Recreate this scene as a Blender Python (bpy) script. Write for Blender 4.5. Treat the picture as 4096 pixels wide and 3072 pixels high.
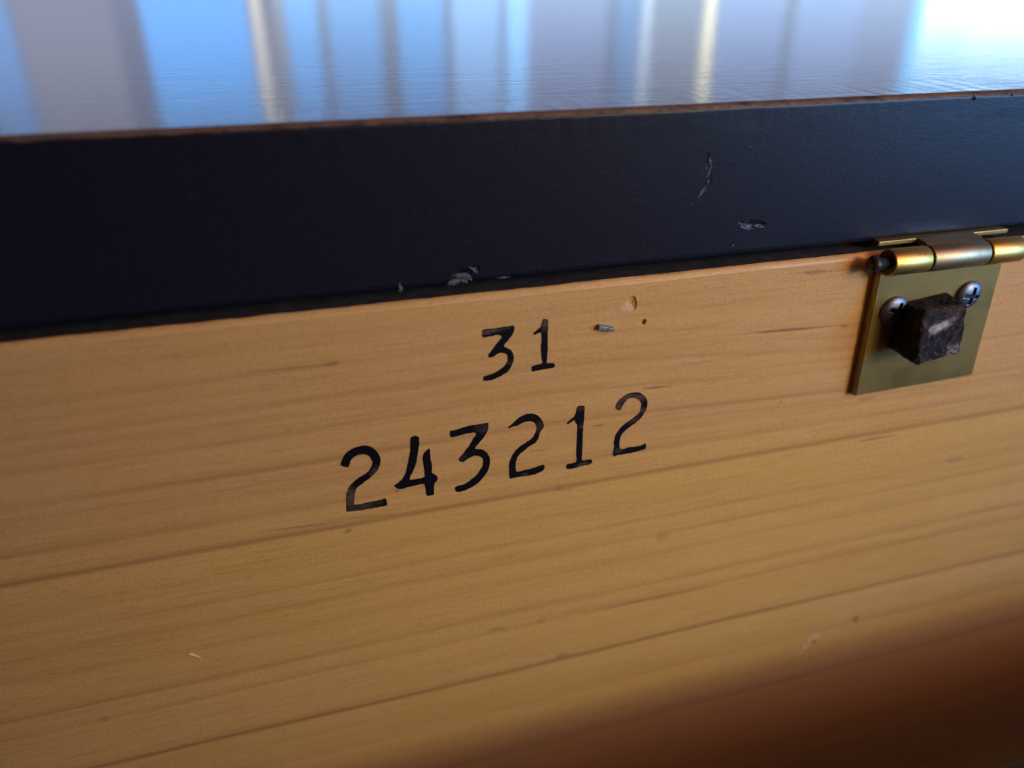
import bpy, bmesh, math, random
from mathutils import Vector, Matrix, noise
random.seed(7)
sc = bpy.context.scene
for o in list(bpy.data.objects): bpy.data.objects.remove(o)
COL = sc.collection

# ------------------------------------------------------------------ camera
# solved from the vanishing points of the board edges; X along the board, Y into it, Z up, board top edge at Z = 0
F = 3055.33                                  # focal length in photograph pixels (4096 wide)
AX = Vector((0.96017941, 0.13170735, -0.2463913))
AY = Vector((-0.27923699, 0.48102876, -0.83104635))
AZ = Vector((0.00906639, 0.86675516, 0.49865148))
CAM = Vector((0.0, -0.12, 0.0531))
Rw = Matrix((AX, AY, AZ))                    # camera -> world rotation
cam = bpy.data.objects.new('camera', bpy.data.cameras.new('camera'))
COL.objects.link(cam)
cam.matrix_world = Matrix.Translation(CAM) @ Rw.to_4x4()
cd = cam.data
cd.sensor_width = 36.0
cd.lens = 36.0 * F / 4096.0
cd.clip_start = 0.005; cd.clip_end = 50.0
cd.dof.use_dof = True
cd.dof.focus_distance = 0.150
cd.dof.aperture_fstop = cd.lens / 2.8
sc.camera = cam

def ray(px, py): return Rw @ Vector((px - 2048, 1536 - py, -F))
def at(px, py, Y=0.0):                       # photograph pixel -> point on the plane at depth Y
    d = ray(px, py); return CAM + d * ((Y - CAM.y) / d.y)

# ------------------------------------------------------------------ world, exposure, lamps
LID_TOP = 0.02975
w = bpy.data.worlds.new('World'); sc.world = w; w.use_nodes = True
w.node_tree.nodes['Background'].inputs[0].default_value = (0.90, 0.46, 0.36, 1)
w.node_tree.nodes['Background'].inputs[1].default_value = 0.08
sc.view_settings.view_transform = 'Standard'; sc.view_settings.look = 'None'
sc.view_settings.exposure = 0.0; sc.view_settings.gamma = 1.0

def area(name, loc, target, sx, sy, col, power, spread=180):
    L = bpy.data.lights.new(name, 'AREA'); L.shape = 'RECTANGLE'; L.size = sx; L.size_y = sy
    L.color = col; L.energy = power; L.spread = math.radians(spread)
    o = bpy.data.objects.new(name, L); COL.objects.link(o); o.location = loc
    o.rotation_euler = (Vector(target) - Vector(loc)).to_track_quat('-Z', 'Y').to_euler()
    return o
area('window_right', (0.50, -0.33, 0.085), (0.13, 0, 0.005), 0.24, 0.24, (0.15, 0.44, 1.0), 0.46, 72)
area('room_lamp', (0.42, -0.55, 0.205), (0.103, 0, -0.010), 0.24, 0.24, (1.0, 0.82, 0.36), 0.094, 24)
area('warm_fill', (0.52, -0.58, 0.48), (0.22, 0, -0.14), 0.50, 0.45, (1.0, 0.42, 0.38), 0.42, 66)  # added warm fill lamp that lifts the shadow behind the rail

# lamps added behind the lid, seen only as the stripes reflected in the lid
def strip(px0, px1, e0, e1, col, L, Y=1.35, py=140):
    """added lamp strip that the lid mirrors between photograph columns px0..px1, at heights e0..e1 (m) above the lid"""
    xs = []
    for p in (px0, px1):
        d = ray(p, py); k = (Y - CAM.y) / d.y; xs.append(CAM.x + d.x * k)
    a = abs(xs[1] - xs[0]); h = e1 - e0
    c = Vector(((xs[0] + xs[1]) / 2, Y, LID_TOP + (e0 + e1) / 2))
    area('reflection_lamp', c, c - Vector((0, 1, 0)), a, h, col, 1.34 * L * a * h * math.pi)
S = 4096 / 2212
BLUE = (0.01, 0.37, 1.0); LAV = (0.36, 0.47, 0.74)
strip(-500*S, 2700*S, 0.0, 0.55, LAV, 0.58, 1.40)             # broad added lamp for the pale tone between the stripes
for a, b, e0, e1, col, L in [
    (-60, 30, .05, .20, BLUE, .55), (40, 252, .075, .26, (.80, .68, .56), .16),
    (312, 540, .02, .215, BLUE, 1.0), (549, 570, .02, .235, (1.0, .93, .70), .75), (576, 618, .02, .24, (.8, .75, .6), .12),
    (622, 690, .02, .22, BLUE, .75), (712, 822, .02, .205, BLUE, .62), (862, 960, .02, .21, BLUE, .72),
    (978, 1080, .02, .22, (.20, .52, 1.0), .80), (1094, 1140, .02, .235, (.18, .52, 1.0), 1.15),
    (1140, 1310, .02, .17, (.34, .5, 1.0), .34), (1330, 1380, .02, .20, BLUE, .35),
    (1386, 1402, .02, .24, (.70, .86, 1.0), .8), (1402, 1510, .02, .25, (.75, .72, .70), .10), (1520, 1538, .02, .24, (1.0, .93, .60), .95),
    (1545, 1690, .02, .17, (.30, .48, 1.0), .40), (1712, 1850, .02, .19, (.30, .50, 1.0), .45), (1850, 1960, .02, .17, (.40, .55, 1.0), .30),
    (1962, 2300, .02, .235, (.14, .55, 1.0), 1.25)]:
    strip(a*S, b*S, e0, e1 + .05, col, L)
strip(600*S, 1390*S, .012, .078, (.45, .80, 1.0), .45, 1.33)        # added lamp for the bright line low in the reflection
strip(1390*S, 1985*S, .012, .105, (.40, .72, .90), .5, 1.33)
strip(1985*S, 2090*S, .02, .078, (1.0, 1.0, 1.0), 3.2, 1.33)        # blown-out bright spot
strip(2090*S, 2400*S, .02, .089, (1.0, 1.0, 1.0), 3.2, 1.33)
strip(1518*S, 1540*S, .118, .140, (1.0, .80, .2), 3.0, 1.33)

# ------------------------------------------------------------------ node helpers
class NT:
    def __init__(s, name):
        s.m = bpy.data.materials.new(name); s.m.use_nodes = True
        s.t = s.m.node_tree; s.b = s.t.nodes['Principled BSDF']
        s.co = s.t.nodes.new('ShaderNodeNewGeometry').outputs['Position']
        sp = s.t.nodes.new('ShaderNodeSeparateXYZ'); s.t.links.new(s.co, sp.inputs[0])
        s.x, s.y, s.z = sp.outputs
    def set(s, sock, v):
        if hasattr(v, 'is_output'): s.t.links.new(v, sock)
        else: sock.default_value = v
    def f(s, op, a, b=0.0, c=0.0, clamp=False):
        n = s.t.nodes.new('ShaderNodeMath'); n.operation = op; n.use_clamp = clamp
        for i, v in enumerate((a, b, c)): s.set(n.inputs[i], v)
        return n.outputs[0]
    def vec(s, x, y, z):
        n = s.t.nodes.new('ShaderNodeCombineXYZ')
        for i, v in enumerate((x, y, z)): s.set(n.inputs[i], v)
        return n.outputs[0]
    def noise(s, sx, sy, sz, detail=3, rough=.55, off=0.0, dist=0.0):
        n = s.t.nodes.new('ShaderNodeTexNoise')
        mp = s.t.nodes.new('ShaderNodeMapping'); s.t.links.new(s.co, mp.inputs[0])
        mp.inputs['Scale'].default_value = (sx, sy, sz); mp.inputs['Location'].default_value = (off + 41.37, off * 1.7 + 23.71, off * .6 + 67.13)
        s.t.links.new(mp.outputs[0], n.inputs['Vector'])
        n.inputs['Scale'].default_value = 1; n.inputs['Detail'].default_value = detail
        n.inputs['Roughness'].default_value = rough; n.inputs['Distortion'].default_value = dist
        return n.outputs['Fac']
    def step(s, v, a, b, lo=0.0, hi=1.0):
        n = s.t.nodes.new('ShaderNodeMapRange'); n.interpolation_type = 'SMOOTHSTEP'
        s.set(n.inputs[0], v)
        for i, q in enumerate((a, b, lo, hi)): n.inputs[i + 1].default_value = q
        return n.outputs[0]
    def mix(s, fac, a, b):
        n = s.t.nodes.new('ShaderNodeMix'); n.data_type = 'RGBA'
        s.set(n.inputs[0], fac)
        for k, v in ((6, a), (7, b)):
            if hasattr(v, 'is_output'): s.t.links.new(v, n.inputs[k])
            else: n.inputs[k].default_value = (*v, 1)
        return n.outputs[2]
    def ramp(s, fac, stops):
        n = s.t.nodes.new('ShaderNodeValToRGB'); s.t.links.new(fac, n.inputs[0]); r = n.color_ramp
        while len(r.elements) < len(stops): r.elements.new(0.5)
        for e, (p, v) in zip(r.elements, stops):
            e.position = p; e.color = (v, v, v, 1) if not isinstance(v, tuple) else (*v, 1)
        return n.outputs[0]
    def ell(s, cx, cz, rx, rz, ang=0.0, soft=.45, wob=None):
        """soft elliptical spot on the X-Z face"""
        dx = s.f('SUBTRACT', s.x, cx); dz = s.f('SUBTRACT', s.z, cz)
        ca, sa = math.cos(ang), math.sin(ang)
        u = s.f('ADD', s.f('MULTIPLY', dx, ca / rx), s.f('MULTIPLY', dz, sa / rx))
        v = s.f('ADD', s.f('MULTIPLY', dx, -sa / rz), s.f('MULTIPLY', dz, ca / rz))
        r = s.f('SQRT', s.f('ADD', s.f('MULTIPLY', u, u), s.f('MULTIPLY', v, v)))
        if wob is not None: r = s.f('ADD', r, wob)
        return s.step(r, 1 - soft, 1 + soft, 1.0, 0.0)
    def bump(s, h, dist, strength=1.0, normal=None):
        n = s.t.nodes.new('ShaderNodeBump'); n.inputs['Strength'].default_value = strength
        n.inputs['Distance'].default_value = dist; s.t.links.new(h, n.inputs['Height'])
        if normal is not None: s.t.links.new(normal, n.inputs['Normal'])
        return n.outputs[0]
    def out(s, **k):
        for a, v in k.items():
            sock = s.b.inputs[a.replace('_', ' ')]
            if isinstance(v, tuple): v = (*v, 1)
            s.set(sock, v)
        return s.m

def pix(px, py): p = at(px, py); return p.x, p.z
# zoom windows of the photograph used for measuring: (x0, y0, scale)
ZA, ZB, ZC, ZD = (1900, 1230, 5.0275), (1330, 1700, 4.2532), (1760, 1620, 4.2532), (2200, 1540, 4.609)
ZR, ZQ, ZM, ZL = (2400, 1000, 2.011), (2400, 1600, 1.127), (1400, 1900, 1.4155), (0, 1300, .936)
def zp(Z, x, y, Y=0.0): return at(Z[0] + x / Z[2], Z[1] + y / Z[2], Y)

# ------------------------------------------------------------------ materials
def wood_material():
    n = NT('lacquered_pine')
    x, z = n.x, n.z
    # growth rings run along X; above z = -45 mm they dip towards the hinge
    sl = n.step(x, .03, .16, 0.0, .0085)
    wt = n.step(z, -.046, -.020, 0.0, 1.0)
    zz = n.f('ADD', z, n.f('MULTIPLY', sl, wt))
    wv = n.f('SUBTRACT', n.noise(7, 0, 22, 2, .5), .5)
    wf = n.f('SUBTRACT', n.noise(45, 0, 120, 3, .5, 3), .5)
    wamt = n.step(n.f('ABSOLUTE', n.f('ADD', z, .0455)), 0.0, .01, .0006, .0032)
    zz = n.f('ADD', zz, n.f('MULTIPLY', wv, wamt))
    zz = n.f('ADD', zz, n.f('MULTIPLY', wf, .0004))
    fac = n.f('MULTIPLY', n.f('ADD', zz, .26), 1 / .26)
    def rings(lst):
        st = [(0.0, 0.0)]
        for zc, dark, wid in sorted(lst):          # earlywood fades in from above, sharp latewood edge below
            q = zc + .26
            st += [((q - .0004) / .26, 0.0), (q / .26, dark), ((q + .0007) / .26, dark * .36), ((q + wid) / .26, dark * .05)]
        return st
    A = [(-.0105, .25, .002), (-.0228, .40, .003), (-.0352, .40, .003), (-.0590, .25, .003), (-.0795, .42, .004), (-.1120, .30, .005), (-.1300, .40, .005)]
    B = [(-.0048, .22, .002), (-.0165, .38, .003), (-.0296, .50, .003), (-.0455, .50, .0025), (-.0640, .28, .004), (-.0848, .50, .003), (-.0990, .5, .0040)]
    C = [(-.0135, .18, .003), (-.0192, .20, .002), (-.0262, .20, .002), (-.0325, .22, .003), (-.0395, .42, .003), (-.0545, .25, .004), (-.0705, .25, .003)]
    ra = n.ramp(fac, rings(A)); rb = n.ramp(fac, rings(B)); rb = n.f('MAXIMUM', rb, n.ramp(fac, rings(C)))
    line = n.ramp(fac, [(0, 0)] + [q for zc in (-.0990, -.0455) for q in (((zc + .2596) / .26, 0.0), ((zc + .26) / .26, 1.0), ((zc + .2603) / .26, .85), ((zc + .2608) / .26, 0.0))])
    br = n.step(n.noise(14, 0, 260, 2, .6, 9), .28, .62, .45, 1.1)
    ring = n.f('MULTIPLY', n.f('MAXIMUM', ra, rb), br)
    # a strip of wood about the dark joint lines keeps a pinker tone above and a yellower one below
    tone = n.noise(5, 0, 75, 3, .6, 21)
    fine = n.noise(22, 0, 1500, 3, .6, 4)
    fine2 = n.noise(130, 0, 2300, 3, .65, 14)
    c = n.mix(n.step(tone, .3, .7), (.555, .318, .082), (.605, .352, .102))
    pink = n.step(z, -.050, -.030)
    c = n.mix(n.f('MULTIPLY', pink, .55), c, (.545, .305, .112))
    c = n.mix(n.step(fine, .50, .68, 0, .24), c, (.42, .20, .065))
    c = n.mix(n.step(fine2, .53, .66, 0, .22), c, (.64, .40, .17))
    c = n.mix(n.step(n.noise(70, 0, 2100, 3, .7, 88), .54, .66, 0, .30), c, (.36, .165, .05))
    c = n.mix(n.f('MULTIPLY', ring, 1.05, clamp=True), c, (.235, .092, .030))
    c = n.mix(n.f('MULTIPLY', line, n.step(n.noise(9, 0, 40, 2, .5, 33), .25, .6, .62, .92)), c, (.17, .062, .018))
    spk = n.noise(1500, 0, 1900, 2, .6, 7)
    c = n.mix(n.step(spk, .56, .68, 0, .30), c, (.34, .17, .07))
    fl = n.step(n.noise(330, 0, 3200, 3, .65, 61), .66, .76, 0, .42)
    c = n.mix(fl, c, (.30, .135, .045))
    fl2 = n.step(n.noise(420, 0, 2600, 2, .6, 77), .68, .80, 0, .30)
    c = n.mix(fl2, c, (.70, .46, .25))
    # resin streaks, pores, stains and a dent's painted lit side, with their own places
    wob = n.f('MULTIPLY', n.f('SUBTRACT', n.noise(900, 0, 1800, 3, .6, 31), .5), 1.1)
    def spot(Z, p, q, wid, col, amt):
        nonlocal c
        a, b = zp(Z, *p), zp(Z, *q)
        d = b - a; L = d.length / 2; m = (a + b) / 2
        c = n.mix(n.f('MULTIPLY', n.ell(m.x, m.z, max(L, wid), wid, math.atan2(d.z, d.x), .6, wob), amt * (.75 if L > .003 else .5)), c, col)
    DK = (.13, .05, .018)
    for Z, p, q, wd, am in [
        (ZR, (1230, 668), (1790, 618), .00028, .95), (ZR, (1640, 185), (1800, 172), .00055, .75), (ZR, (1500, 192), (2000, 160), .00022, .45),
        (ZR, (1930, 612), (2010, 608), .00035, .8), (ZR, (360, 1115), (560, 1094), .00032, .9), (ZR, (2070, 1210), (2212, 1190), .0004, .7),
        (ZD, (790, 765), (1020, 720), .00030, .9), (ZC, (1530, 795), (1890, 735), .0002, .8), (ZD, (1750, 62), (2028, 36), .0002, .7),
        (ZB, (150, 1600), (1100, 1520), .0004, .25), (ZM, (1165, 80), (1190, 55), .0007, .55), (ZM, (1160, 88), (1260, 78), .0003, .6),
        (ZM, (790, 880), (880, 862), .0006, .65), (ZM, (1055, 836), (1100, 826), .0006, .55), (ZM, (1165, 1030), (1225, 1018), .0009, .7),
        (ZM, (370, 852), (410, 842), .0007, .4), (ZM, (895, 468), (930, 455), .0005, .5), (ZQ, (262, 625), (296, 610), .0013, .5),
        (ZQ, (1170, 186), (1320, 160), .0003, .7), (ZQ, (1555, 276), (1640, 262), .0005, .75), (ZQ, (0, 945), (480, 843), .0004, .55),
        (ZL, (370, 1480), (415, 1472), .0007, .6), (ZL, (1220, 148), (1270, 138), .0005, .7), (ZL, (930, 178), (1250, 146), .0003, .4),
        (ZL, (1290, 780), (1315, 762), .0005, .9), (ZB, (1085, 1125), (1115, 1115), .00035, .9), (ZL, (1000, 772), (1280, 735), .0003, .5),
        (ZL, (1070, 390), (1100, 385), .0006, .35), (ZQ, (1125, 1000), (1160, 985), .0014, .45), (ZR, (800, 860), (840, 845), .0005, .4), (ZR, (1440, 1230), (1470, 1215), .0005, .5)]:
        spot(Z, p, q, wd, DK, am)
    spot(ZQ, (945, 1085), (975, 1070), .0016, (.80, .60, .42), .75)
    spot(ZQ, (880, 1150), (920, 1135), .0013, (.74, .52, .30), .5)
    spot(ZR, (180, 440), (225, 475), .0007, (.78, .58, .46), .6)  # lit left side of the dent, put into the colour
    pass
    # relief: raised latewood, brushed lacquer
    peel = n.noise(1100, 0, 1500, 3, .6, 2)
    h = n.f('ADD', n.f('MULTIPLY', fine, .35), n.f('ADD', n.f('MULTIPLY', peel, .8), n.f('MULTIPLY', fine2, .3)))
    h = n.f('ADD', h, n.f('MULTIPLY', ring, -.5))
    nb = n.bump(h, .00012, 1.0)
    return n.out(Base_Color=c, Roughness=n.step(n.noise(60, 0, 300, 2, .5, 5), .3, .7, .42, .58), Specular_IOR_Level=.42, Normal=nb)

def lid_material():
    n = NT('satin_black_lacquer')
    z, y, x = n.z, n.y, n.x
    geo = n.t.nodes.new('ShaderNodeNewGeometry')
    sp = n.t.nodes.new('ShaderNodeSeparateXYZ'); n.t.links.new(geo.outputs['True Normal'], sp.inputs[0])
    top = n.step(sp.outputs[2], .90, .985)
    speck = n.noise(900, 900, 1300, 3, .65, 2)
    brush = n.noise(60, 2400, 900, 3, .6, 6)
    c = n.mix(n.step(speck, .45, .8), (.0046, .0050, .0125), (.0102, .0110, .0230))
    scr = n.step(n.noise(140, 2600, 2600, 1, .5, 40), .80, .86)
    c = n.mix(n.f('MULTIPLY', scr, .35), c, (.20, .22, .26))
    c = n.mix(top, c, (.020, .022, .032))
    dust = n.step(n.noise(1100, 1500, 900, 2, .5, 55), .735, .80)
    c = n.mix(n.f('MULTIPLY', n.f('MULTIPLY', dust, top), .8), c, (.5, .52, .55))
    # top front arris: brown wear with a warm room reflection painted in
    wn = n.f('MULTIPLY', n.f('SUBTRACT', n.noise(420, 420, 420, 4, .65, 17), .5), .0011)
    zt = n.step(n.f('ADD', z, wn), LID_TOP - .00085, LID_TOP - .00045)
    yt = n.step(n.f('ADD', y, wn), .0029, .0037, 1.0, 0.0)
    worn_sheen = n.f('MULTIPLY', n.f('MULTIPLY', zt, yt), n.step(n.noise(120, 120, 120, 4, .7, 47), .30, .55, .25, 1.0))
    c = n.mix(worn_sheen, c, (.15, .090, .062))
    rough = n.mix(top, (.40,) * 3, (.115,) * 3)
    rough = n.mix(worn_sheen, rough, (.30,) * 3)
    h = n.f('ADD', n.f('MULTIPLY', n.noise(1700, 1700, 2600, 3, .65, 12), .7), n.f('MULTIPLY', n.noise(300, 380, 900, 2, .5, 8), .22))
    nb1 = n.bump(h, .00006, .75)
    nb2 = n.bump(n.f('ADD', brush, n.f('MULTIPLY', n.f('ADD', n.noise(260, 620, 620, 4, .7, 19), n.noise(45, 190, 190, 3, .6, 71)), 2.0)), .000030, .8)
    mx = n.t.nodes.new('ShaderNodeMix'); mx.data_type = 'VECTOR'
    n.t.links.new(top, mx.inputs[0]); n.t.links.new(nb1, mx.inputs[4]); n.t.links.new(nb2, mx.inputs[5])
    return n.out(Base_Color=c, Roughness=rough, Specular_IOR_Level=n.f('ADD', n.f('MULTIPLY', top, .22), .29), Normal=mx.outputs[1])

def metal(name, col, rough, spots=.3, bump=.00003, dark=(.10, .07, .03), sc_=(500, 500, 500)):
    n = NT(name)
    a = n.noise(*sc_, 4, .65, 3)
    b = n.noise(90, 90, 90, 3, .6, 11)
    c = n.mix(n.step(b, .35, .7), col, tuple(v * .78 for v in col))
    c = n.mix(n.step(a, .60, .72, 0, spots), c, dark)
    return n.out(Base_Color=c, Metallic=1.0, Roughness=n.step(b, .3, .7, rough * .85, rough * 1.2), Normal=n.bump(a, bump, .6))

def plain(name, a, b, rough, scale=600, bump=.00005, spec=.4):
    n = NT(name); v = n.noise(scale, scale, scale, 4, .6, 1)
    return n.out(Base_Color=n.mix(n.step(v, .35, .7), a, b), Roughness=rough, Specular_IOR_Level=spec, Normal=n.bump(v, bump, .8))

def ink_material():
    n = NT('stamp_ink')
    v = n.noise(1400, 0, 1400, 4, .7, 5); g = n.noise(700, 0, 2600, 3, .6, 8)
    c = n.mix(n.step(v, .5, .8), (.0022, .0022, .0045), (.007, .0066, .0100))
    wob = n.f('MULTIPLY', n.f('SUBTRACT', v, .5), 1.2)
    wear = None
    for Z, p, rx, rz, ang, amt in [
        (ZA, (300, 480), .0016, .00045, .12, .8), (ZA, (560, 440), .0014, .0003, .12, .5), (ZA, (1400, 320), .0006, .0014, 0, .75), (ZA, (690, 1110), .0006, .0005, 0, .35),
        (ZB, (310, 1230), .0011, .0026, 0, .75), (ZB, (480, 1400), .0035, .0008, .15, .45), (ZB, (720, 800), .0008, .0012, -.6, .5), (ZB, (800, 1330), .0008, .0005, 0, .3),
        (ZC, (720, 390), .0015, .0012, 0, .3), (ZC, (1690, 360), .0009, .0012, 0, .35), (ZC, (1440, 1180), .0006, .0004, 0, .5), (ZC, (380, 890), .0009, .0006, .5, .25),
        (ZD, (1400, 240), .0022, .0009, .5, .75), (ZD, (1640, 230), .0014, .0007, -.4, .75), (ZD, (1250, 430), .0008, .0008, 0, .85), (ZD, (1700, 460), .0007, .0007, 0, .5),
        (ZD, (1560, 620), .0014, .0006, .7, .45), (ZD, (590, 750), .0006, .0006, 0, .5), (ZD, (600, 1460), .0012, .0004, .1, .6), (ZD, (1260, 1200), .0010, .0007, 0, .35), (ZD, (560, 430), .0009, .0007, 0, .3)]:
        q = zp(Z, *p)
        m = n.f('MULTIPLY', n.ell(q.x, q.z, rx, rz, ang, .55, wob), amt)
        wear = m if wear is None else n.f('MAXIMUM', wear, m)
    k = n.f('MAXIMUM', n.f('MULTIPLY', wear, n.step(g, .32, .54), clamp=True), n.step(n.noise(2100, 0, 2100, 3, .7, 93), .66, .72, 0, .75))
    c = n.mix(n.f('MULTIPLY', wear, .45), c, (.028, .021, .021))
    c = n.mix(n.f('MULTIPLY', k, .75), c, (.13, .085, .060))
    return n.out(Base_Color=c, Roughness=.65, Specular_IOR_Level=.12, Normal=n.bump(v, .00004, .8))

M = dict(
    wood=wood_material(), lid=lid_material(), ink=ink_material(),
    top_black=plain('black_stained_edge', (.022, .024, .027), (.040, .042, .045), .6, 500, .00002),
    brass=metal('polished_brass', (.74, .51, .14), .38, .8, .00005),
    brass_dull=metal('dull_brass', (.42, .35, .20), .42, .75, .00005),
    brass_plate=metal('brushed_brass_plate', (.36, .25, .085), .47, .55, .00005, (.19, .125, .045), (140, 700, 900)),
    steel=metal('zinc_screw', (.20, .24, .30), .42, .5),
    iron=plain('dark_pin', (.012, .011, .012), (.03, .027, .026), .4, 900),
    slot=plain('screw_recess', (.006, .006, .007), (.015, .014, .014), .6, 900),
    chip=plain('bare_chipped_lacquer', (.030, .032, .038), (.120, .125, .13), .6, 2600, .00006),
    staple=plain('zinc_staple', (.10, .12, .13), (.22, .25, .26), .35, 1500),
    splinter=plain('pale_splinter', (.62, .42, .22), (.75, .56, .34), .6),
    black=plain('matt_black_panel', (.006, .006, .007), (.012, .012, .013), .5, 500),
)
def rubber_material():
    n = NT('dusty_rubber')
    a = n.noise(420, 420, 420, 5, .7, 2); b = n.noise(900, 900, 1500, 5, .75, 12); d = n.noise(170, 170, 170, 3, .6, 27)
    c = n.mix(n.step(a, .4, .65), (.004, .0035, .0045), (.019, .014, .017))
    c = n.mix(n.step(d, .52, .66, 0, .55), c, (.085, .045, .038))
    geo = n.t.nodes.new('ShaderNodeNewGeometry')
    sp = n.t.nodes.new('ShaderNodeSeparateXYZ'); n.t.links.new(geo.outputs['True Normal'], sp.inputs[0])
    front = n.step(sp.outputs[1], -.85, -.5, 1.0, 0.0)
    wob = n.f('ADD', n.f('MULTIPLY', n.f('SUBTRACT', a, .5), 4.0), n.f('MULTIPLY', n.f('SUBTRACT', b, .5), 2.0))
    lint = n.ell(.1240, -.0136, .0021, .0009, .25, .8, wob)
    lint2 = n.ell(.1290, -.0195, .0016, .0016, .4, .7, wob)
    fl = n.f('MULTIPLY', n.step(b, .54, .66, 0, .7), front)
    c = n.mix(n.f('MULTIPLY', fl, .5), c, (.24, .19, .19))
    c = n.mix(n.f('MULTIPLY', lint, n.step(b, .25, .6, .3, 1.0)), c, (.50, .43, .42))
    c = n.mix(n.f('MULTIPLY', lint2, n.step(b, .40, .62)), c, (.36, .31, .30))
    h = n.f('ADD', a, n.f('MULTIPLY', b, .5))
    return n.out(Base_Color=c, Roughness=.82, Specular_IOR_Level=.25, Normal=n.bump(h, .0005, .9))
M['rubber'] = rubber_material()

# ------------------------------------------------------------------ mesh helpers
def obj(name, bm, mats, parent=None, smooth=False):
    me = bpy.data.meshes.new(name); bmesh.ops.recalc_face_normals(bm, faces=bm.faces); bm.to_mesh(me); bm.free()
    for m in (mats if isinstance(mats, (list, tuple)) else [mats]): me.materials.append(m)
    if smooth:
        for p in me.polygons: p.use_smooth = True
    o = bpy.data.objects.new(name, me); COL.objects.link(o)
    if parent: o.parent = parent
    return o
def tag(o, label, cat, group=None, kind=None):
    o['label'] = label; o['category'] = cat
    if group: o['group'] = group
    if kind: o['kind'] = kind
    return o
def empty(name, loc):
    o = bpy.data.objects.new(name, None); COL.objects.link(o); o.location = loc; o.empty_display_size = .005
    return o
def bx(bm, x0, x1, y0, y1, z0, z1, bev=0.0, seg=2):
    r = bmesh.ops.create_cube(bm, size=1)
    for v in r['verts']:
        v.co = Vector(((x0 + x1) / 2 + v.co.x * (x1 - x0), (y0 + y1) / 2 + v.co.y * (y1 - y0), (z0 + z1) / 2 + v.co.z * (z1 - z0)))
    if bev:
        es = list({e for v in r['verts'] for e in v.link_edges})
        bmesh.ops.bevel(bm, geom=es, offset=bev, segments=seg, affect='EDGES', profile=.5)
    return bm
def sweep(profile, xs, jit=None):
    """closed (y,z) profile carried along X"""
    bm = bmesh.new(); rows = []
    for x in xs:
        rows.append([bm.verts.new(Vector((x, y, z)) + (jit(x, i, y, z) if jit else Vector())) for i, (y, z) in enumerate(profile)])
    n = len(profile)
    for a, b in zip(rows, rows[1:]):
        for i in range(n): bm.faces.new((a[i], a[(i + 1) % n], b[(i + 1) % n], b[i]))
    bm.faces.new(rows[0][::-1]); bm.faces.new(rows[-1])
    return bm
def arc(cy, cz, r, a0, a1, n):
    return [(cy + r * math.cos(math.radians(a0 + (a1 - a0) * i / n)), cz + r * math.sin(math.radians(a0 + (a1 - a0) * i / n))) for i in range(n + 1)]
def cut(o, cutters):
    """carve the cutters out of o, then drop them"""
    for c in cutters:
        m = o.modifiers.new('cut', 'BOOLEAN'); m.operation = 'DIFFERENCE'; m.object = c; m.solver = 'EXACT'
    dg = bpy.context.evaluated_depsgraph_get(); dg.update()
    me = bpy.data.meshes.new_from_object(o.evaluated_get(dg)); old = o.data
    o.modifiers.clear(); o.data = me; bpy.data.meshes.remove(old)
    for c in cutters: bpy.data.objects.remove(c)
def blob(center, rx, ry, rz, ang=0.0, seed=0, amp=.25, sub=2):
    bm = bmesh.new(); bmesh.ops.create_icosphere(bm, subdivisions=sub, radius=1)
    R = Matrix.Rotation(-ang, 3, 'Y')
    for v in bm.verts:
        k = 1 + amp * noise.noise(v.co * 1.9 + Vector((seed * 3.1, seed, 0)))
        v.co = R @ Vector((v.co.x * rx * k, v.co.y * ry * k, v.co.z * rz * k)) + Vector(center)
    return bm
def spaced(a, fine0, fine1, b, dfine, dcoarse):
    xs = []; x = a
    while x < b:
        xs.append(x); x += dfine if fine0 <= x < fine1 else min(dcoarse, (fine0 - x) if x < fine0 else dcoarse)
    xs.append(b); return xs

# ------------------------------------------------------------------ pine board with the stamped number
board = empty('pine_board', (0.05, .011, -.30))
tag(board, 'honey coloured pine board stamped with black numbers under the dark lid edge', 'board')
prof = [(0, -.30), (0, -.20), (0, -.14), (0, -.09), (0, -.045), (0, -.02), (0, -.0011)] + [(.00018, -.0006), (.00050, -.0002), (.0009, 0.0)] + [(.022, 0), (.022, -.30)]
def bj(x, i, y, z):
    if 6 <= i <= 9:
        k = noise.noise(Vector((x * 260, i * .35, 0))) * .00012 + noise.noise(Vector((x * 40, 3, 0))) * .00015
        return Vector((0, 0, k))
    return Vector()
bm = sweep(prof, spaced(-.55, -.08, .22, .80, .0012, .08), bj)
panel = obj('face_panel', bm, [M['wood'], M['top_black']])
for p in panel.data.polygons:
    if p.normal.z > .93 and p.center.z > -.01 and p.center.y > .0009: p.material_index = 1
# real dents and a nail hole
h = at(2577, 1287); d1 = at(2524, 1214)
d2 = zp(ZQ, 945, 1100); d3 = zp(ZQ, 1145, 992)
cs = []
cs.append(obj('cut', blob((h.x, 0, h.z), .00046, .0032, .00064, .05, 2, .12, 3), M['wood']))
cs.append(obj('cut', blob((d1.x + .0002, -.00012, d1.z), .0011, .00065, .0017, .15, 3, .15, 3), M['wood']))
cs.append(obj('cut', blob((d2.x, -.0005, d2.z), .0023, .0012, .0015, .4, 5, .3, 3), M['wood']))
cs.append(obj('cut', blob((d3.x, -.0004, d3.z), .0016, .0008, .0018, .2, 8, .3, 3), M['wood']))
cut(panel, cs)
panel.parent = board; panel.matrix_parent_inverse = Matrix.Translation(board.location).inverted()
def adopt(o, root):
    o.parent = root; o.matrix_parent_inverse = Matrix.Translation(root.location).inverted(); return o

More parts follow.
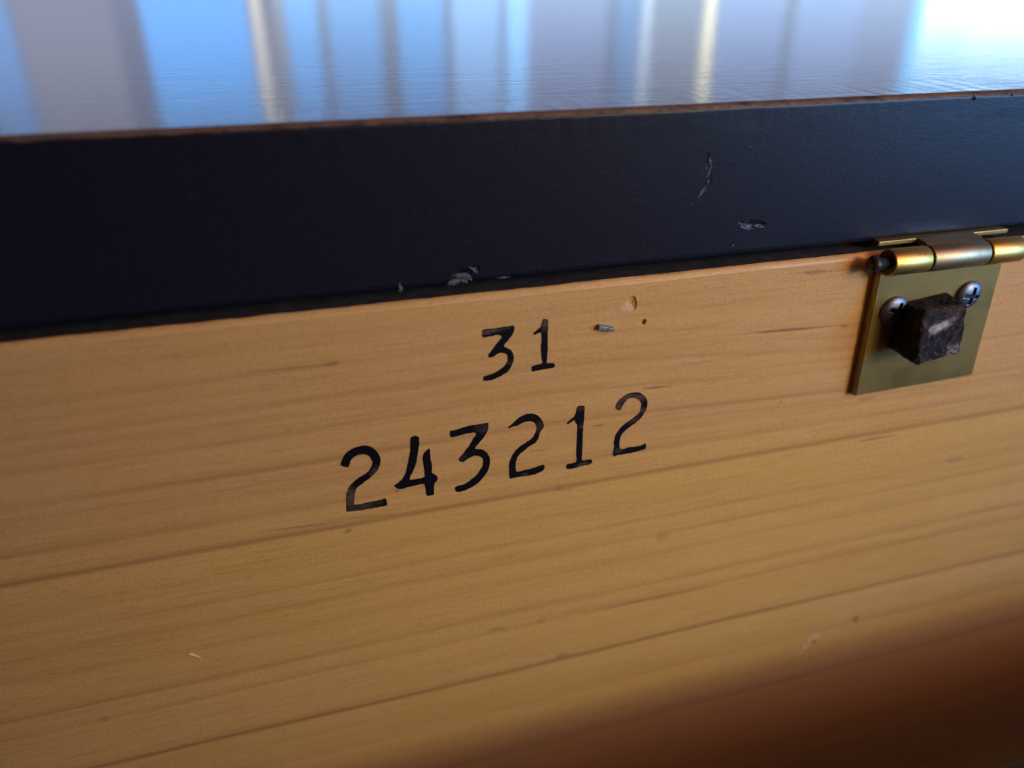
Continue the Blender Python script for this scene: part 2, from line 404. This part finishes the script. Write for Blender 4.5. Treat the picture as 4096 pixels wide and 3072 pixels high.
D31 = [(ZA, [(145,480),(170,445),(330,420),(560,390),(760,362),(790,380),(795,440),(770,510),(720,600),(650,680),(590,745),(590,790),(660,810),(720,855),(765,915),(780,1000),(770,1090),(735,1180),(670,1270),(580,1340),(480,1400),(350,1450),(190,1475),(165,1440),(170,1390),(200,1375),(330,1340),(450,1280),(550,1210),(620,1130),(655,1050),(650,980),(610,930),(540,912),(470,925),(390,975),(310,1010),(275,990),(268,950),(310,890),(390,790),(460,690),(520,620),(535,590),(510,560),(440,552),(300,580),(170,598),(140,570)]),
 (ZA, [(1350,255),(1390,225),(1440,230),(1468,260),(1470,400),(1462,560),(1460,760),(1458,950),(1445,1060),(1450,1110),(1540,1115),(1600,1125),(1612,1165),(1580,1205),(1440,1235),(1300,1260),(1160,1285),(1135,1250),(1135,1195),(1180,1165),(1300,1140),(1345,1110),(1340,1040),(1330,900),(1325,760),(1335,640),(1330,530),(1300,505),(1250,525),(1195,555),(1170,530),(1185,490),(1240,450),(1300,400),(1335,330)])]
D243 = [(ZB, [(140,640),(180,550),(250,460),(350,390),(470,355),(600,350),(690,385),(770,465),(815,560),(818,640),(795,720),(740,800),(660,880),(570,950),(490,1010),(410,1080),(380,1160),(370,1260),(378,1350),(470,1345),(620,1310),(800,1275),(900,1248),(918,1280),(930,1345),(900,1375),(760,1400),(560,1440),(400,1460),(245,1470),(235,1380),(228,1250),(250,1120),(300,1030),(370,955),(450,890),(540,840),(620,770),(665,690),(672,610),(640,550),(580,505),(500,495),(410,520),(340,570),(295,640),(275,705),(220,712),(150,690)]),
 (ZB, [(1335,205),(1465,195),(1472,340),(1450,480),(1430,620),(1390,740),(1340,850),(1315,900),(1330,930),(1430,915),(1560,880),(1565,830),(1550,720),(1535,600),(1535,510),(1580,450),(1640,398),(1660,430),(1668,560),(1690,680),(1695,800),(1740,840),(1785,880),(1785,930),(1745,985),(1728,1050),(1725,1180),(1660,1195),(1605,1200),(1585,1140),(1570,1030),(1540,1000),(1440,1020),(1300,1055),(1200,1080),(1130,1090),(1045,1040),(1100,990),(1180,920),(1240,820),(1270,700),(1300,560),(1322,440),(1320,350)]),
 (ZC, [(165,470),(180,440),(300,410),(480,355),(650,325),(810,300),(825,320),(820,410),(780,490),(720,580),(660,650),(610,700),(620,745),(700,750),(770,780),(825,850),(855,930),(845,1020),(800,1140),(740,1230),(650,1320),(550,1390),(430,1450),(310,1480),(260,1455),(258,1400),(320,1370),(410,1345),(510,1280),(600,1210),(670,1120),(715,1040),(735,960),(715,905),(660,868),(590,862),(510,895),(430,945),(385,970),(330,950),(318,915),(370,850),(450,750),(510,660),(560,580),(610,505),(605,475),(560,470),(440,490),(300,525),(190,545),(170,510)]),
 (ZC, [(1160,370),(1210,330),(1290,260),(1370,195),(1500,145),(1620,155),(1700,210),(1755,290),(1762,380),(1710,440),(1690,510),(1665,590),(1610,650),(1520,700),(1440,770),(1360,830),(1310,910),(1290,1000),(1285,1080),(1310,1130),(1420,1110),(1580,1070),(1700,1030),(1760,1015),(1780,1045),(1765,1100),(1700,1145),(1560,1190),(1400,1215),(1210,1245),(1180,1225),(1172,1130),(1172,1030),(1200,920),(1250,820),(1330,730),(1430,655),(1530,590),(1600,510),(1635,430),(1635,360),(1600,300),(1540,278),(1460,285),(1370,320),(1300,355),(1230,370),(1170,395)]),
 (ZD, [(500,410),(560,378),(620,378),(640,400),(635,520),(630,650),(615,800),(605,1000),(598,1200),(590,1360),(615,1390),(740,1370),(775,1385),(770,1430),(700,1465),(560,1500),(440,1535),(320,1550),(298,1520),(300,1470),(350,1450),(450,1430),(485,1400),(480,1300),(488,1100),(495,900),(500,740),(470,700),(440,650),(330,725),(315,695),(360,650),(430,590),(470,520)]),
 (ZD, [(1205,420),(1215,360),(1270,280),(1350,210),(1460,150),(1580,130),(1680,155),(1760,220),(1795,310),(1790,400),(1760,480),(1700,580),(1620,660),(1520,740),(1420,810),(1340,890),(1300,970),(1280,1060),(1285,1150),(1330,1175),(1460,1145),(1600,1130),(1700,1100),(1760,1070),(1768,1130),(1755,1180),(1680,1205),(1540,1240),(1380,1270),(1250,1295),(1165,1310),(1160,1240),(1175,1130),(1180,1020),(1210,920),(1270,820),(1360,730),(1470,650),(1570,570),(1640,510),(1660,440),(1680,370),(1660,300),(1600,255),(1520,240),(1440,260),(1370,330),(1320,420),(1290,468),(1230,460)])]
def numeral(Z, pts, label, seed):
    P = [zp(Z, *p) for p in pts]; n = len(P); out = []
    for i in range(n):
        a, b, c, d = P[i - 1], P[i], P[(i + 1) % n], P[(i + 2) % n]
        for k in range(4):
            t = k / 4
            q = .5 * ((2 * b) + (c - a) * t + (2 * a - 5 * b + 4 * c - d) * t * t + (3 * b - a - 3 * c + d) * t ** 3)
            j = noise.noise_vector(Vector((q.x * 1900, seed, q.z * 1900))) * .00010 + noise.noise_vector(Vector((q.x * 5200, seed, q.z * 5200))) * .00006
            out.append(Vector((q.x + j.x, 0, q.z + j.z)))
    bm = bmesh.new()
    vs = [bm.verts.new((q.x, -.00005, q.z)) for q in out]
    f = bm.faces.new(vs); f.normal_update(); bmesh.ops.triangulate(bm, faces=[f])
    r = bmesh.ops.extrude_face_region(bm, geom=list(bm.faces))
    for v in [g for g in r['geom'] if isinstance(g, bmesh.types.BMVert)]: v.co.y = .00008
    o = adopt(obj('numeral', bm, M['ink']), board); o['label'] = label
WORD = {'1': 'one', '2': 'two', '3': 'three', '4': 'four'}
for i, (g, ch) in enumerate(zip(D31, '31')): numeral(*g, 'black stamped %s of the short upper number' % WORD[ch], i)
for i, (g, ch) in enumerate(zip(D243, '243212')): numeral(*g, 'black stamped %s of the long lower number' % WORD[ch], 5 + i)

# ------------------------------------------------------------------ black lid
LY, LB = .0020, .0012                       # front face depth, underside height
prof = [(LY, LB + .0016)] + [(LY, LB + .0016 + (LID_TOP - .0013 - LB - .0016) * k / 14) for k in range(1, 14)] + [(LY, LID_TOP - .0013)]
na = len(prof)
prof += arc(LY + .0012, LID_TOP - .0012, .0012, 175, 92, 6)
prof += [(LY + .0035, LID_TOP), (LY + .02, LID_TOP), (LY + .15, LID_TOP), (.62, LID_TOP), (.62, LB), (LY + .02, LB)] + arc(LY + .0016, LB + .0016, .0016, -90, -170, 5)
def lj(x, i, y, z):
    k = Vector()
    if y < .012 and z > LID_TOP - .004:
        e = noise.noise(Vector((x * 420, 1, 0))) * .00010 + noise.noise(Vector((x * 70, 9, 0))) * .00012
        k = Vector((0, e * .5, e))
        if z > LID_TOP - .0002: k *= .35
    elif y < .01 and z < LB + .003:
        e = noise.noise(Vector((x * 300, 4, 0))) * .00012 + noise.noise(Vector((x * 45, 6, 0))) * .0002
        k = Vector((0, -e * .3, e))
    return k
bm = sweep(prof, spaced(-.60, -.08, .20, .85, .0010, .08), lj)
lid = empty('piano_lid', (.1, .3, LB))
tag(lid, 'glossy black lid with a brown top edge, part rubbed and part painted reflection, above the pine board', 'lid')
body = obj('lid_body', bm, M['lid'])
cs = []
HX0, HX1 = .1122, .1446
nb = bmesh.new(); bx(nb, HX0 - .0003, HX1 + .0003, -.01, .035, -.02, .00225); cs.append(obj('cut', nb, M['lid']))
def face_pt(px, py): return at(px, py, LY)
for px, py, rx, ry, rz, ang, sd in [(3010, 897, .0030, .0010, .0010, -.15, 1), (2985, 890, .0012, .0006, .0006, 0, 2), (2832, 650, .0006, .0005, .0020, .1, 11), (2832, 735, .0007, .0004, .0018, -.3, 12),
                                    (1850, 1095, .0022, .0014, .0011, .45, 3), (1905, 1075, .0010, .0008, .0006, -.6, 4),
                                    (1600, 1152, .0005, .0006, .0010, 0, 5), (2180, 1118, .0020, .0012, .0009, .1, 6), (2400, 1080, .0030, .0006, .0006, 0, 7),
                                    (3895, 385, .0007, .0008, .0011, .3, 8), (4046, 370, .0009, .0007, .0007, 0, 9), (3040, 570, .0003, .0003, .0012, .5, 10)]:
    p = face_pt(px, py); cs.append(obj('cut', blob((p.x, LY - .0001, p.z), rx, ry * .45, rz, ang, sd, .45, 3), M['lid']))
cut(body, cs); adopt(body, lid)
# flakes of bare lacquer standing at the chips
def flake(px, py, rx, rz, ang, sd, ry=.00022, dy=.00008):
    p = face_pt(px, py)
    adopt(obj('paint_flake', blob((p.x, LY + dy, p.z), rx, ry, rz, ang, sd, .6, 2), M['chip']), lid)
Z5 = (1500, 1020, 3.16)
for x, y, rx, rz, ang, sd in [(1090, 262, .0016, .0005, -.15, 1), (1240, 185, .0011, .00028, -.7, 2), (1000, 345, .0013, .0005, .2, 3), (1120, 330, .0009, .0004, -.2, 5),
                              (318, 415, .00035, .0009, .1, 4), (1620, 285, .0012, .00016, 0, 6), (1170, 290, .0010, .0003, -.5, 8)]:
    flake(Z5[0] + x / Z5[2], Z5[1] + y / Z5[2], rx, rz, ang, sd)
Z6 = (2500, 550, 2.765)
for x, y, rx, rz, ang, sd in [(930, 360, .00022, .0016, -.2, 1), (915, 495, .00028, .0004, 0, 2), (845, 610, .0003, .0013, -.55, 3), (935, 265, .0003, .0006, .1, 4), (730, 740, .0003, .00018, -.5, 5),
                              (1275, 958, .0007, .00022, -.5, 6), (1480, 985, .0011, .0003, -.1, 7), (1390, 105, .00012, .0009, .45, 8), (1195, 1190, .0003, .0002, -.6, 9)]:
    flake(Z6[0] + x / Z6[2], Z6[1] + y / Z6[2], rx, rz, ang, sd, .00018, .00005)

# ------------------------------------------------------------------ brass hinge
hinge = empty('brass_hinge', (.128, 0, -.033))
tag(hinge, 'brass hinge screwed to the pine board with its barrel under the lid', 'hinge')
PT = .0019
c4 = [at(3518, 1097, -PT), at(4012, 1043, -PT), at(3889, 1502, -PT), at(3420, 1586, -PT)]
BC = Vector((0, -.0030, -.0011)); BR = .0027
c4[0].z = c4[1].z = -.0030
bm = bmesh.new()
fr = [bm.verts.new(q) for q in c4]; bk = [bm.verts.new((q.x, -.00002, q.z)) for q in c4]
bm.faces.new(fr); bm.faces.new(bk[::-1])
for i in range(4): bm.faces.new((fr[i], bk[i], bk[(i + 1) % 4], fr[(i + 1) % 4]))
bmesh.ops.bevel(bm, geom=[e for e in bm.edges if all(v.co.y < -.001 for v in e.verts)], offset=.00025, segments=2, affect='EDGES')
adopt(obj('lower_leaf', bm, M['brass_plate']), hinge)
bm = bmesh.new(); bx(bm, HX0, HX1, .0004, .034, .0011, .0021, .0002)
adopt(obj('upper_leaf', bm, M['brass_plate']), hinge)
def barrel(x0, x1, mat, tab=None):
    bm = bmesh.new(); N = 40; rows = []
    b = .00022
    for x, r in [(x0, BR - b), (x0 + b * .3, BR - b * .3), (x0 + b, BR), (x1 - b, BR), (x1 - b * .3, BR - b * .3), (x1, BR - b)]:
        rows.append([bm.verts.new((x, BC.y + r * math.cos(2 * math.pi * k / N), BC.z + r * math.sin(2 * math.pi * k / N))) for k in range(N)])
    for a, c in zip(rows, rows[1:]):
        for k in range(N): bm.faces.new((a[k], a[(k + 1) % N], c[(k + 1) % N], c[k]))
    bm.faces.new(rows[0]); bm.faces.new(rows[-1])
    o = adopt(obj('knuckle', bm, [mat, M['iron']]), hinge)
    for p in o.data.polygons:
        if len(p.vertices) > 4: p.material_index = 1
    for p in o.data.polygons: p.use_smooth = len(p.vertices) == 4
    return o
K = [.1122, .12105, .12150, .13545, .13590, .1446]
barrel(K[0], K[1], M['brass']); barrel(K[2], K[3], M['brass_dull']); barrel(K[4], K[5], M['brass'])
bm = sweep([(BC.y + .0002, BC.z + BR - .0009), (BC.y + .0002, BC.z + BR - .0001), (BC.y + .0012, .00195), (.0006, .0021), (.0006, .0011), (BC.y + .0016, .0008)], [K[2], K[3]])
adopt(obj('knuckle_tab', bm, M['brass_dull']), hinge)
bm = bmesh.new()                                                    # pin with domed head
N = 28; rows = []
for x, r in [(.1120, .0013), (.1100, .0013), (.1098, .0016), (.1090, .00175), (.1083, .0014), (.1080, .0008)]:
    rows.append([bm.verts.new((x, BC.y + r * math.cos(2 * math.pi * k / N), BC.z + r * math.sin(2 * math.pi * k / N))) for k in range(N)])
for a, c in zip(rows, rows[1:]):
    for k in range(N): bm.faces.new((a[k], a[(k + 1) % N], c[(k + 1) % N], c[k]))
bm.faces.new(rows[0]); bm.faces.new(rows[-1])
adopt(obj('hinge_pin', bm, M['iron'], smooth=True), hinge)
def screw(x, z, rot):
    bm = bmesh.new(); N = 36; R = .0032; H = .0013; rows = []
    y0 = -PT
    for k in range(8):
        t = k / 7; r = R * math.cos(t * math.pi / 2 * .92); h_ = H * math.sin(t * math.pi / 2)
        rows.append([bm.verts.new((x + r * math.cos(2 * math.pi * i / N), y0 - .0002 - h_, z + r * math.sin(2 * math.pi * i / N))) for i in range(N)])
    base = [bm.verts.new((v.co.x, y0 + .0001, v.co.z)) for v in rows[0]]
    rows.insert(0, base)
    for a, c in zip(rows, rows[1:]):
        for i in range(N): bm.faces.new((a[i], a[(i + 1) % N], c[(i + 1) % N], c[i]))
    bm.faces.new(rows[0]); bm.faces.new(rows[-1])
    o = obj('screw', bm, [M['steel'], M['slot']], smooth=True)
    def plus(L, w, y_a, y_b):
        P = [(L, w), (w, w), (w, L), (-w, L), (-w, w), (-L, w), (-L, -w), (-w, -w), (-w, -L), (w, -L), (w, -w), (L, -w)]
        q = bmesh.new(); R = Matrix.Rotation(rot, 3, 'Y')
        A = [q.verts.new(R @ Vector((px, 0, pz_)) + Vector((x, y_a, z))) for px, pz_ in P]
        B = [q.verts.new(v.co + Vector((0, y_b - y_a, 0))) for v in A]
        q.faces.new(A); q.faces.new(B[::-1])
        for i in range(12): q.faces.new((A[i], B[i], B[(i + 1) % 12], A[(i + 1) % 12]))
        return q
    cut(o, [obj('cut', plus(.0019, .00042, y0 - .004, y0 - .0008), M['slot'])]); adopt(o, hinge)
    s_ = obj('cross_recess', plus(.00187, .00040, y0 - .00095, y0 - .00078), M['slot']); s_.parent = o; s_.matrix_parent_inverse = Matrix()
screw(.1180, -.0124, .35); screw(.1366, -.0110, .15)

# ------------------------------------------------------------------ rubber bumper stuck on the hinge leaf
bm = bmesh.new()
bse = [(.1196, -.0111), (.1312, -.0098), (.1320, -.0212), (.1192, -.0216)]
frt = [(.1182, -.0093), (.1300, -.0101), (.1312, -.0206), (.1203, -.0222)]
v0 = [bm.verts.new((x, -PT - .00002, z)) for x, z in bse]; v1 = [bm.verts.new((x, -.0097, z)) for x, z in frt]
v1[1].co.y += .0009; v1[0].co.y += .0003
bm.faces.new(v0); bm.faces.new(v1)
for i in range(4): bm.faces.new((v0[i], v0[(i + 1) % 4], v1[(i + 1) % 4], v1[i]))
bmesh.ops.recalc_face_normals(bm, faces=bm.faces)
bmesh.ops.bevel(bm, geom=[e for e in bm.edges if not all(v.co.y > -.003 for v in e.verts)], offset=.0008, segments=3, affect='EDGES', profile=.5)
bmesh.ops.triangulate(bm, faces=bm.faces)
for _ in range(4): bmesh.ops.subdivide_edges(bm, edges=[e for e in bm.edges if e.calc_length() > .0006], cuts=1, use_grid_fill=True)
bmesh.ops.triangulate(bm, faces=bm.faces)
for v in bm.verts:
    if v.co.y < -PT - .0004:
        q = noise.noise_vector(v.co * 280) * .00022 + noise.noise_vector(v.co * 900) * .00032 + noise.noise_vector(v.co * 2300) * .00018
        v.co += q * min(1, (-PT - .0004 - v.co.y) / .001)
tag(obj('rubber_bumper', bm, M['rubber']), 'small dusty black rubber cube stuck onto the brass hinge leaf', 'bumper')

# ------------------------------------------------------------------ staple, splinter, lint
a, b = at(2392, 1308, -.0006), at(2455, 1318, -.0006)
d = (b - a); L = d.length; ang = math.atan2(d.z, d.x)
bm = bmesh.new(); bx(bm, -L / 2, L / 2, -.0006, .0006, -.00042, .00042, .00014)
R = Matrix.Rotation(-ang, 3, 'Y')
for v in bm.verts: v.co = R @ v.co + (a + b) / 2 + Vector((0, .0001, 0))
tag(obj('metal_staple', bm, M['staple'], smooth=False), 'short grey metal staple crown pressed into the pine beside the upper number', 'staple')
a, b = zp(ZL, 700, 1232, -.0003), zp(ZL, 756, 1252, -.0003)
bm = bmesh.new(); N = 6; rows = []
for k in range(7):
    t = k / 6; c_ = a.lerp(b, t) + Vector((0, 0, .0004 * math.sin(t * 3.0))); r = .00022 * (1 - .75 * abs(2 * t - 1) ** 2)
    rows.append([bm.verts.new(c_ + Vector((0, r * math.cos(2 * math.pi * i / N) + .0001, r * math.sin(2 * math.pi * i / N)))) for i in range(N)])
for p, q in zip(rows, rows[1:]):
    for i in range(N): bm.faces.new((p[i], p[(i + 1) % N], q[(i + 1) % N], q[i]))
bm.faces.new(rows[0]); bm.faces.new(rows[-1])
tag(obj('wood_splinter', bm, M['splinter'], smooth=True), 'tiny pale splinter lying on the lower pine face', 'splinter')

# ------------------------------------------------------------------ black panel in front, whose top edge shades the lower board
d = ray(4016, 3045); t = (-.053 - CAM.y) / d.y; e = CAM + d * t
pz = e.z
prof = [(-.053, pz - .11), (-.053, pz - .002)] + arc(-.055, pz - .002, .002, 0, 90, 4)[1:] + arc(-.069, pz - .002, .002, 90, 180, 4) + [(-.071, pz - .11)]
tag(obj('front_rail', sweep(prof, [-.55, -.1, .1, .3, .80]), M['black']), 'matt black rail in front of the shaded lower board', 'rail')
